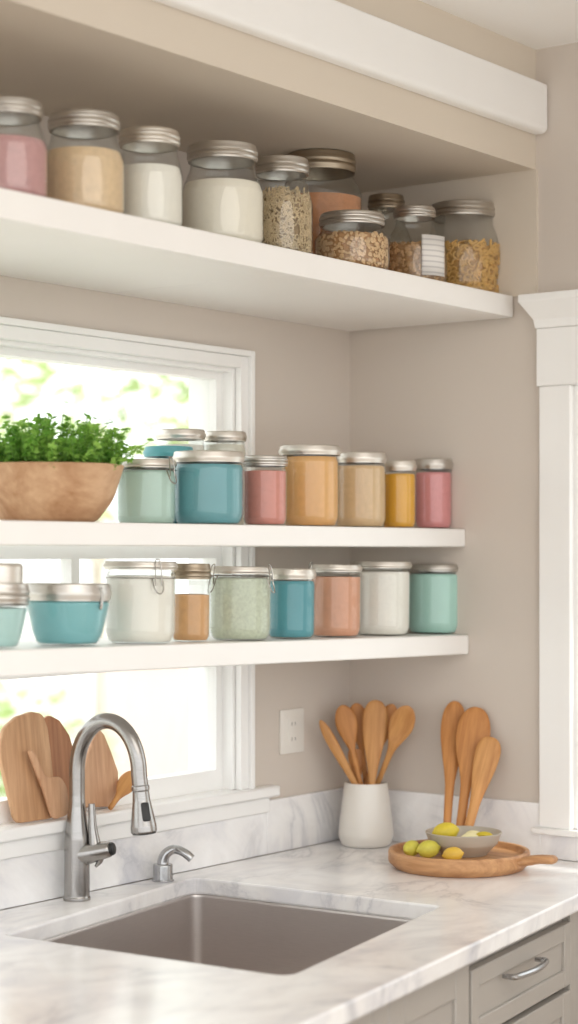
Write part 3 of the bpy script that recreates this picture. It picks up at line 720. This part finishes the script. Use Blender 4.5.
# lever valve
vd = (RT * .92 - FW * .25); vd = Vector((vd.x, vd.y, .2)).normalized(); vz = hpx(855)
vl = 33 * depth(fb) / F
px_ = vd.orthogonal().normalized(); py_ = vd.cross(px_); bm = bmesh.new()
def vring(d, r): return [Vector((0, 0, vz)) + vd * d + (px_ * math.cos(2 * PI * k / 28) + py_ * math.sin(2 * PI * k / 28)) * r for k in range(28)]
loft(bm, [vring(d, r) for d, r in ((0, .024), (r0 * .9, .023), (vl * .6, .020), (vl, .0165), (vl + .006, .015), (vl + .008, .012))])
obj('valve', bm, M['steel'], fa, 45)
b0 = Vector((0, 0, vz)) + vd * (vl * .62)
lp = [b0 + Vector((0, 0, .0)), b0 + Vector((0, 0, .02)) - vd * .003, b0 + Vector((0, 0, .05)) - vd * .007, b0 + Vector((0, 0, .098)) - vd * .009]
obj('lever', tube(bmesh.new(), lp, [.017, .012, .009, .0065], 16), M['steel'], fa, 60)
cp = bmesh.new(); e = Vector((0, 0, vz)) + vd * (vl + .006)
loft(cp, [[e + vd * d + (px_ * math.cos(2 * PI * k / 24) + py_ * math.sin(2 * PI * k / 24)) * r for k in range(24)] for d, r in ((0, .012), (.004, .0135), (.008, .012), (.010, .008))])
obj('valve_cap', cp, M['black'], fa)
bm = bmesh.new(); q0 = Vector((0, 0, vz)) + vd * (vl * .80)
tube(bm, [q0 + Vector((0, 0, -.010)), q0 + Vector((0, 0, -.022)) - vd * .004, q0 + Vector((0, 0, -.03)) - vd * .012], [.008, .006, .003], 12); obj('lever_tail', bm, M['steel'], fa)

# soap dispenser
sp = Vector((at(163, 600, 1, -.05).x, -.05, ZC))
so_ = thing('soap_dispenser', 'small chrome soap pump with curved spout on the counter behind the sink', 'soap dispenser', sp)
k_ = depth(sp) / F
obj('collar', lathe(bmesh.new(), fillet([(0, 0), (11 * k_, 0), (11 * k_, .003), (9.8 * k_, .004), (9.8 * k_, 17 * k_), (0, 18 * k_)], [0, .001, .001, .001, .004, 0], 4), 32), M['chrome'], so_)
p = [Vector((0, 0, 15 * k_)), Vector((0, 0, 20 * k_)), RT * 3 * k_ + Vector((0, 0, 27 * k_)), RT * 11 * k_ + Vector((0, 0, 31.5 * k_)), RT * 21 * k_ - FW * .008 + Vector((0, 0, 29 * k_)), RT * 29 * k_ - FW * .012 + Vector((0, 0, 23 * k_))]
pp = spline(p, 6); obj('spout', tube(bmesh.new(), pp, [(6.2 - 1.8 * min(1, i / (len(pp) - 1) * 1.4)) * k_ for i in range(len(pp))], 16), M['chrome'], so_, 60)

# ------------------------------------------------------------------ boards leaning on the window sill
def board(name, label, outline, y0, lean, th, m, cat='cutting board', rad=.02):
    """outline: (px, py) seen on the sill; stands on the sill and leans back against the sash"""
    zb = WZ0 + .0012; pts = []
    for px, py in outline:
        d = FW + RT * ((px - CX) / F) + Vector((0, 0, -(py - HY) / F))
        nrm = Vector((0, math.cos(lean), -math.sin(lean))); pt = Vector((0, y0, zb))
        p = EYE + d * ((pt - EYE).dot(nrm) / d.dot(nrm)); pts.append((p.x, (p.z - zb) / math.cos(lean)))
    mz = min(z for x, z in pts); mx = sum(x for x, z in pts) / len(pts); pts = [(x - mx, z - mz) for x, z in pts]
    bm = poly_prism(bmesh.new(), round_poly(pts, rad, 4), 0, th, .004)
    bmesh.ops.rotate(bm, verts=bm.verts[:], matrix=Matrix.Rotation(PI / 2, 3, 'X'))
    o = obj(name, bm, m, None, 40, (mx, y0, zb + th * math.sin(lean) * 0)); o.rotation_euler = (-lean, 0, 0)
    return tag(o, label, cat)
board('cutting_board', 'large round-topped wooden board at the far left of the window sill', [(-6, 745), (0, 722), (12, 711), (27, 706), (38, 708), (43, 722), (46, 745), (49, 775), (52, 812), (12, 818), (4, 785)], .004, .09, .014, M['board'])
board('cutting_board', 'oval reddish wooden board on the sill, behind the small paddle', [(38, 716), (46, 711), (56, 716), (66, 731), (72, 752), (74, 780), (74, 808), (50, 812), (44, 770)], .026, .06, .011, M['board3'])
board('paddle_board', 'small wooden paddle with slim handle in front of the large round board', [(26, 745), (29, 743), (33, 747), (42, 768), (47, 771), (58, 770), (64, 780), (68, 808), (50, 814), (40, 782), (32, 762)], -.018, .05, .009, M['board2'], 'paddle')
board('cutting_board', 'pointed wooden board on the sill seen through the faucet arch', [(86, 752), (91, 738), (96, 729), (101, 735), (108, 752), (115, 772), (115, 800), (112, 807), (80, 808), (80, 775)], .022, .06, .011, M['board2'], rad=.008)

def stick(name, label, p0, p1, prof, m, cat='wooden spoon', group=None, bend=0, face=None, scoop=0, roll=0):
    """wooden utensil lofted from p0 (butt) to p1 (tip): prof rows are (t, half width, half thickness)"""
    p0, p1 = Vector(p0), Vector(p1); ax = (p1 - p0); L = ax.length; ax /= L
    f = Vector(face) if face else (EYE - (p0 + p1) / 2); f = (f - ax * f.dot(ax)).normalized(); sd_ = f.cross(ax)
    if roll: sd_, f = sd_ * math.cos(roll) + f * math.sin(roll), f * math.cos(roll) - sd_ * math.sin(roll)
    n = 20; bm = bmesh.new(); rings = []
    ts = prof
    for t_, w_, h_ in ts:
        c_ = ax * (L * t_) + f * (bend * math.sin(PI * t_)); ring = []
        sc_ = scoop * max(0, 1 - ((t_ - .84) / .13) ** 2) if scoop else 0
        for k in range(n):
            a = 2 * PI * k / n; x, y = math.cos(a) * w_, math.sin(a) * h_
            if sc_ and math.sin(a) > 0: y -= sc_ * max(0, 1 - (math.cos(a) / .85) ** 2)
            ring.append(c_ + sd_ * x + f * y)
        rings.append(ring)
    loft(bm, rings)
    # local z along the utensil so the grain follows it
    rot = Matrix((sd_, f, ax)).transposed(); inv = rot.transposed()
    bmesh.ops.transform(bm, verts=bm.verts[:], matrix=inv.to_4x4())
    o = obj(name, bm, m, None, 60, p0); o.rotation_euler = rot.to_euler()
    return tag(o, label, cat, group)
def head(hw, W, t0, tc, th=.005, flat=2.0, t1=1.0):
    """profile of a utensil: round-ended handle, shoulder from t0, widest at tc, rounded tip"""
    r_ = [(0, hw * .3, .002), (.006, hw * .7, th * .7), (.02, hw, th)]
    r_ += [(t0 * k / 4, hw * (1 + .05 * k), th) for k in range(1, 5)]
    w0 = hw * 1.2
    for k in range(1, 9):
        q_ = k / 8; r_.append((t0 + (tc - t0) * q_, w0 + (W - w0) * q_ * q_ * (3 - 2 * q_), th * (1 - .1 * q_)))
    for k in range(1, 12):
        q_ = math.sin(k / 11 * PI / 2); e_ = max(1 - q_ ** flat, 0) ** (1 / flat); r_.append((tc + (1 - tc) * q_, max(W * e_, .0008), max(th * .9 * e_ ** .5, .0006)))
    return r_
SPOON = head(.0056, .0255, .62, .86); PADDLE = head(.0066, .0295, .36, .84, .0045, 2.4); NARROW = head(.0056, .0125, .4, .82, .0045)
a = at(110, 805, 1, -.012); b = at(124, 771, 1, .03)
stick('wooden_spoon', 'small round-headed wooden spoon lying against the glass right of the pointed board', (a.x - .014, -.024, WZ0 + .006), (b.x + .004, .002, b.z), head(.005, .020, .25, .68), M['spoon'])

# ------------------------------------------------------------------ crock with utensils
cc = Vector((-.099, -.116, ZC + .0004)); kc = depth(cc) / F
cxp = CX + (cc - EYE).dot(RT) / depth(cc) * F
cr = thing('utensil_crock', 'white glazed crock tapering to the rim, in the counter corner', 'crock', cc)
Rc = 27.8 * kc; Hc = hz(782, cc) - ZC
out = fillet([(0, 0), (Rc * .86, 0), (Rc * 1.0, Hc * .16), (Rc * .95, Hc * .4), (Rc * .78, Hc * .98), (Rc * .75, Hc), (Rc * .715, Hc * .985), (Rc * .88, Hc * .4), (Rc * .9, Hc * .18), (Rc * .8, .010), (0, .01)], [0, .012, .03, .05, .002, .002, .002, .05, .03, .008, 0], 6)
obj('pot', lathe(bmesh.new(), out, 56), M['ceramic'], cr, 60)
GU = 'wooden utensils in the crock'
PLACED = []
def util(label, bx, tx, ty, dy, prof, m, name='wooden_spoon', cat='wooden spoon', **k):
    """(tx, ty): where its tip shows; among the ways to stand in the crock take the one clearest of the others"""
    best = None
    for di in range(-9, 10):
        dd = dy + di * .006; dp = depth(cc) + dd; tip = EYE + (FW + RT * ((tx - CX) / F) + Vector((0, 0, -(ty - HY) / F))) * dp
        for rr in (.1, .25, .4, .55, .68):
            for ai in range(24):
                bot = cc + Vector((math.cos(ai * PI / 12), math.sin(ai * PI / 12), 0)) * (Rc * rr) + Vector((0, 0, .024)); d = tip - bot
                q_ = bot + d * ((Hc - bot.z + cc.z) / d.z); e = Vector((q_.x - cc.x, q_.y - cc.y))
                if e.length > Rc * .715 - .0115 or tip.x > -.035 or tip.y > -.035: continue
                pt = []
                for i_ in range(26):
                    t_ = i_ / 25
                    for (t0, w0, h0), (t1, w1, h1) in zip(prof, prof[1:]):
                        if t0 <= t_ <= t1: w_ = w0 + (w1 - w0) * (t_ - t0) / (t1 - t0)
                    p_ = bot + d * t_; pt.append((p_.dot(RT), p_.dot(FW), p_.z, w_))
                clr = .02
                for other in PLACED:
                    for a_ in pt:
                        for b_ in other:
                            if abs(a_[2] - b_[2]) < .014:
                                g = max(abs(a_[0] - b_[0]) - a_[3] - b_[3], abs(a_[1] - b_[1]) - .0115)
                                if g < clr: clr = g
                    if best and clr < best[0]: break
                sc = min(clr, .004) - .05 * abs(bx - (CX + (q_ - EYE).dot(RT) / depth(q_) * F)) * kc - .01 * abs(dd - dy)
                if best is None or sc > best[0]: best = (sc, bot, tip, pt, clr)
    PLACED.append(best[3])
    return stick(name, label, best[1], best[2], prof, m, cat, GU, **k)
dx_ = cxp - 368
def sc_prof(p, k=1.0): return [(t, w * (k if t > .6 else 1), h) for t, w, h in p]
SQ = head(.006, .020, .62, .9, .0045, 5)
util('tallest wooden paddle standing upright in the centre of the crock', 374 + dx_, 378 + dx_, 700, 0, PADDLE, M['spoon'], 'wooden_paddle', 'wooden paddle')
util('broad wooden spoon second from the left in the white crock', 362 + dx_, 344 + dx_, 705, .0, sc_prof(SPOON, 1.0), M['spoon2'])
util('wooden spoon with hollow bowl leaning right out of the crock', 380 + dx_, 411 + dx_, 706, -.01, sc_prof(SPOON, 1.15), M['spoon'], scoop=.007)
util('narrow wooden spatula leaning far left out of the white crock', 355 + dx_, 322 + dx_, 720, -.012, NARROW, M['spoon'], 'wooden_spatula', 'spatula', bend=-.004)
util('short square-ended wooden spatula low in the front of the crock', 361 + dx_, 358 + dx_, 749, -.035, SQ, M['spoon2'], 'wooden_spatula', 'spatula')
util('dark wooden spoon behind the broad one, left of centre in the crock', 366 + dx_, 358 + dx_, 703, .045, sc_prof(SPOON, .95), M['spoon2'])
util('wooden spoon mostly hidden behind the tall centre paddle', 378 + dx_, 395 + dx_, 704, .045, sc_prof(SPOON, .9), M['spoon2'])

# ------------------------------------------------------------------ round serving board with bowl, fruit and three spoons
tc = Vector((-.188, -.405, ZC + .0004)) - FW * .075 + RT * .016; kt = depth(tc) / F; Rt = .157
tr = thing('serving_board', 'round wooden serving board with raised rim and side handle on the counter', 'serving board', tc)
bm = lathe(bmesh.new(), fillet([(0, 0), (Rt * .9, 0), (Rt, .014), (Rt, .036), (Rt * .985, .041), (Rt * .93, .041), (Rt * .9, .027), (0, .027)], [0, .008, .012, .003, .003, .004, .006, 0], 5), 64)
obj('plate', bm, M['tray'], tr, 50)
hd = (at(556, 862, 2, ZC + .03) - tc); hd.z = 0; hl = hd.length; hd.normalize(); hs = Vector((-hd.y, hd.x, 0)); bm = bmesh.new()
loft(bm, [[hd * d + hs * (w_ * math.cos(2 * PI * k / 16)) + Vector((0, 0, z_ + h_ * math.sin(2 * PI * k / 16))) for k in range(16)] for d, w_, h_, z_ in ((Rt * .9, .04, .011, .024), (Rt * .99, .036, .011, .026), (Rt * 1.1, .024, .011, .029), (hl * .85, .020, .010, .033), (hl * .97, .022, .0095, .034), (hl, .012, .006, .034))])
obj('handle', bm, M['tray'], tr, 60)
zt = ZC + .0278
def on_tray(px, py, z=zt): return at(px, py, 2, z)
bc = on_tray(464, 856); bc = Vector((bc.x, bc.y, zt + .0004)); bc = tc + Vector((.020, -.020, .0278)); 
xp = lambda p: CX + F * (p - EYE).dot(RT) / depth(p)
bc = tc + RT * ((464 - xp(tc)) * kt) + Vector((0, 0, .0278)) + FW * .012
Rb = 38.5 * depth(bc) / F; Hb = .050
bo = thing('ceramic_bowl', 'low grey-beige ceramic bowl of cut lemon on the round serving board', 'bowl', bc)
obj('bowl_body', lathe(bmesh.new(), fillet([(0, 0), (Rb * .6, 0), (Rb * .62, .003), (Rb * .88, Hb * .5), (Rb, Hb), (Rb * .97, Hb + .001), (Rb * .84, Hb * .55), (Rb * .55, .008), (0, .007)], [0, .001, .002, .02, .002, .002, .02, .02, 0], 6), 56), M['stone'], bo, 60)
def fruit(name, label, px, py, r, m, sx=1.2, rz=0, zbase=zt, cat='lemon', nub=.16, dp=None, tilt=PI / 2 - .15):
    """lemon shape lathed along its long axis, lying down; px,py is its centre"""
    z = zbase + r * 1.02; c_ = at(px, py, 2, z) if dp is None else dp
    L = r * sx
    prof = [(0, -L - r * nub), (r * .13, -L - r * nub * .8), (r * .25, -L), (r * .62, -L * .8), (r * .9, -L * .45), (r, 0), (r * .9, L * .45), (r * .62, L * .8), (r * .25, L), (r * .13, L + r * nub * .8), (0, L + r * nub)]
    prof = [(max(a_.x, 0), a_.y) for a_ in spline([Vector((x, y, 0)) for x, y in prof], 3)]; prof[0] = (0, prof[0][1]); prof[-1] = (0, prof[-1][1])
    prof = [prof[0]] + [(max(a_, .0008), b_) for a_, b_ in prof[1:-1]] + [prof[-1]]
    o = obj(name, lathe(bmesh.new(), prof, 28), m, None, 80, (c_.x, c_.y, z)); o.rotation_euler = (0, tilt, rz); return tag(o, label, cat, 'yellow fruit on the serving board')
def tray_pt(px, back): return tc + RT * ((px - xp(tc)) * kt) + FW * back
e_ = RIGHT
fruit('lemon', 'yellow-green lemon lying at the left rim of the serving board', 410, 844, .0175, M['lemon2'], 1.2, e_ + .9, dp=tray_pt(411, -.02))
fruit('lemon', 'larger yellow-green lemon beside the bowl, second from the left rim of the board', 426, 844, .0195, M['lemon2'], 1.25, e_ + .15, dp=tray_pt(427, -.045))
fruit('lemon', 'small golden lemon in front of the grey bowl on the serving board', 450, 851, .0165, M['lemon3'], 1.3, e_ - .1, dp=tray_pt(449, -.10))
zb2 = bc.z + .0125
fruit('lemon', 'bright yellow lemon half sunk in the left side of the grey bowl', 442, 829, .0205, M['lemon'], 1.4, e_ + .1, zbase=zb2 + .016, dp=bc - RT * .040 + FW * .0, nub=.12)
def wedge(label, off, rz, m, r=.018):
    bm = bmesh.new(); n = 14; v0, v1 = [], []
    rings = []
    for k in range(n + 1):
        a = PI * k / n; w_ = r * .55 * math.sin(a) + .0004
        c_ = Vector((-math.cos(a) * r * 1.15, 0, 0)); rings.append([c_ + Vector((0, -w_ * .7, w_ * .9)), c_ + Vector((0, w_ * .7, w_ * .9)), c_ + Vector((0, w_ * .45, -w_ * .3)), c_ + Vector((0, 0, -w_ * .75)), c_ + Vector((0, -w_ * .45, -w_ * .3))])
    loft(bm, rings); o = obj('lemon_wedge', bm, m, None, 50, bc + Vector((0, 0, .036)) + off); o.rotation_euler = (.5, 0, rz); return tag(o, label, 'lemon', 'lemon wedges in the bowl')
wedge('pale lemon wedge in the middle of the grey bowl', RT * .012 - FW * .02, e_ + .3, M['pale'], .020)
wedge('yellow lemon wedge at the right side of the grey bowl', RT * .046 + FW * .0 + Vector((0, 0, .002)), e_ - .2, M['lemon'], .018)
wedge('pale lemon wedge at the back of the grey bowl', RT * .025 + FW * .035, e_ + .1, M['pale'], .017)

def lean_spoon(label, bx, tx, ty, wx, back, prof, m, **k):
    b_ = tc + RT * ((bx - xp(tc)) * kt) + FW * back; b_.z = zt + .0075
    dp = at(tx, ty, 0, wx); return stick('wooden_spoon', label, b_, dp, prof, m, 'wooden spoon', 'spoons leaning behind the bowl', **k)
lean_spoon('tall narrow wooden spoon, leftmost of three leaning on the right wall', 451, 455, 701, -.014, .134, head(.0085, .0295, .34, .80, .005, 2.2), M['spoon2'], scoop=.003)
lean_spoon('broadest wooden spoon, middle of the three leaning on the right wall', 463, 477, 707, -.022, .128, head(.0095, .039, .36, .78, .005, 2.3), M['spoon2'])
lean_spoon('shortest wooden spoon, rightmost of three leaning behind the bowl', 469, 492, 737, -.048, .112, head(.0095, .029, .3, .84, .005, 2.3), M['spoon'])

# ------------------------------------------------------------------ outside
struct(obj('ground', B(-30, 40, .2, 40, -.42, -.4), M['lawn'], smooth=0))
def leaf_cloud(bm, c, rad, n, size, rnd):
    for _ in range(n):
        d = Vector((rnd.gauss(0, 1), rnd.gauss(0, 1), rnd.gauss(0, 1))).normalized() * (rnd.random() ** .4)
        p = Vector(c) + Vector((d.x * rad[0], d.y * rad[1], d.z * rad[2])); u = Vector((rnd.gauss(0, 1), rnd.gauss(0, 1), rnd.gauss(0, 1))).normalized(); v = u.orthogonal().normalized(); s = size * rnd.uniform(.6, 1.3)
        q_ = [bm.verts.new(x) for x in (p - u * s, p + v * s * .45, p + u * s, p - v * s * .45)]; bm.faces.new(q_)
def tree(name, label, x, y, h, clouds, m, seed, size=.09, cat='tree'):
    rnd = random.Random(seed); r_ = thing(name, label, cat, (x, y, -.4)); bL, bT = bmesh.new(), bmesh.new()
    tube(bT, [(0, 0, -.02), (.03, .02, h * .3), (-.02, .05, h * .62)], [.06, .05, .03], 10)
    for cx_, cy_, cz_, rx, rz_, n in clouds:
        leaf_cloud(bL, (cx_, cy_, cz_), (rx, rx, rz_), n, size, rnd); tube(bT, [(0, .02, h * .45), (cx_ * .5, cy_ * .5, (h * .45 + cz_) / 2 + .1), (cx_, cy_, cz_)], [.022, .016, .008], 6)
    obj('crown', bL, m, r_, 0, recalc=False); obj('trunk', bT, M['bark'], r_)
tree('garden_tree', 'pale green loose-crowned tree seen through the left of the window', 5.2, 5.6, 4.2, [(0, 0, 3.5, 1.1, .7, 190), (-1.0, .2, 3.2, .7, .6, 150), (.9, -.2, 3.0, .7, .5, 140), (-.3, .1, 2.7, .8, .5, 110)], M['tree'], 3)
tree('garden_tree', 'second pale garden tree further right beyond the window', 8.2, 6.3, 4.6, [(0, 0, 3.7, 1.1, .8, 170), (-.8, .1, 3.1, .7, .6, 140), (.8, 0, 3.0, .8, .6, 120)], M['tree'], 5)
tree('garden_bush', 'bright green bush outside the window behind the cutting boards', 3.9, 5.4, 1.2, [(0, 0, .8, .75, .55, 520), (.6, .2, .7, .6, .5, 360), (-.7, 0, .7, .6, .5, 360)], M['bush'], 8, .06, 'bush')
gw = thing('garden_wall', 'pale pink garden wall outside the lower right of the window', 'garden wall', (5.6, 5.2, -.4), -.55)
obj('wall_body', B(-.6, 4.5, -.1, .1, -.02, 1.35), M['garden'], gw, 0); obj('coping', B(-.64, 4.54, -.14, .14, 1.35, 1.42), M['coping'], gw, 30, bevel=.01)

# ------------------------------------------------------------------ light
wd = bpy.data.worlds.new('overcast_sky'); bpy.context.scene.world = wd; wd.use_nodes = True; nt = wd.node_tree
bg = nt.nodes['Background']; tc_ = nt.nodes.new('ShaderNodeTexCoord'); sx_ = nt.nodes.new('ShaderNodeSeparateXYZ'); rp = nt.nodes.new('ShaderNodeValToRGB')
nt.links.new(tc_.outputs['Generated'], sx_.inputs[0]); nt.links.new(sx_.outputs['Z'], rp.inputs['Fac']); nt.links.new(rp.outputs['Color'], bg.inputs['Color'])
rp.color_ramp.elements[0].color = (.78, .78, .77, 1); rp.color_ramp.elements[0].position = 0; rp.color_ramp.elements[1].color = (.955, .98, 1, 1); rp.color_ramp.elements[1].position = .12
bg.inputs['Strength'].default_value = 2.25
def lamp(name, typ, loc, rot, energy, col=(1, 1, 1), **k):
    l = bpy.data.lights.new(name, typ); l.energy = energy; l.color = col
    for a, v in k.items(): setattr(l, a, v)
    o = bpy.data.objects.new(name, l); C.objects.link(o); o.location = loc; o.rotation_euler = rot; return o
lamp('sun', 'SUN', (0, -3, 8), (math.radians(38), 0, math.radians(20)), 3.0, (1, .97, .92), angle=.03)
lamp('room_fill', 'AREA', (-2.6, -3.2, 2.7), (0, 0, 0), 45, (1, .98, .95), shape='DISK', size=3.0)  # unseen soft area light, added to brighten the room

# ------------------------------------------------------------------ camera
cam = bpy.data.cameras.new('camera'); co = bpy.data.objects.new('camera', cam); C.objects.link(co)
co.location = EYE; co.rotation_euler = (PI / 2, 0, TH - PI / 2)
cam.sensor_width = 36; cam.sensor_fit = 'AUTO'; cam.lens = F / 1024 * 36; cam.shift_y = (HY - 512) / 1024
cam.clip_end = 200; cam.dof.use_dof = True; cam.dof.focus_distance = 3.95; cam.dof.aperture_fstop = 2.1
sc_ = bpy.context.scene; sc_.camera = co
sc_.view_settings.view_transform = 'Standard'; sc_.view_settings.look = 'None'; sc_.view_settings.exposure = 0
sc_.cycles.use_denoising = True; sc_.cycles.max_bounces = 12; sc_.cycles.transparent_max_bounces = 32; sc_.cycles.diffuse_bounces = 6; sc_.cycles.glossy_bounces = 10
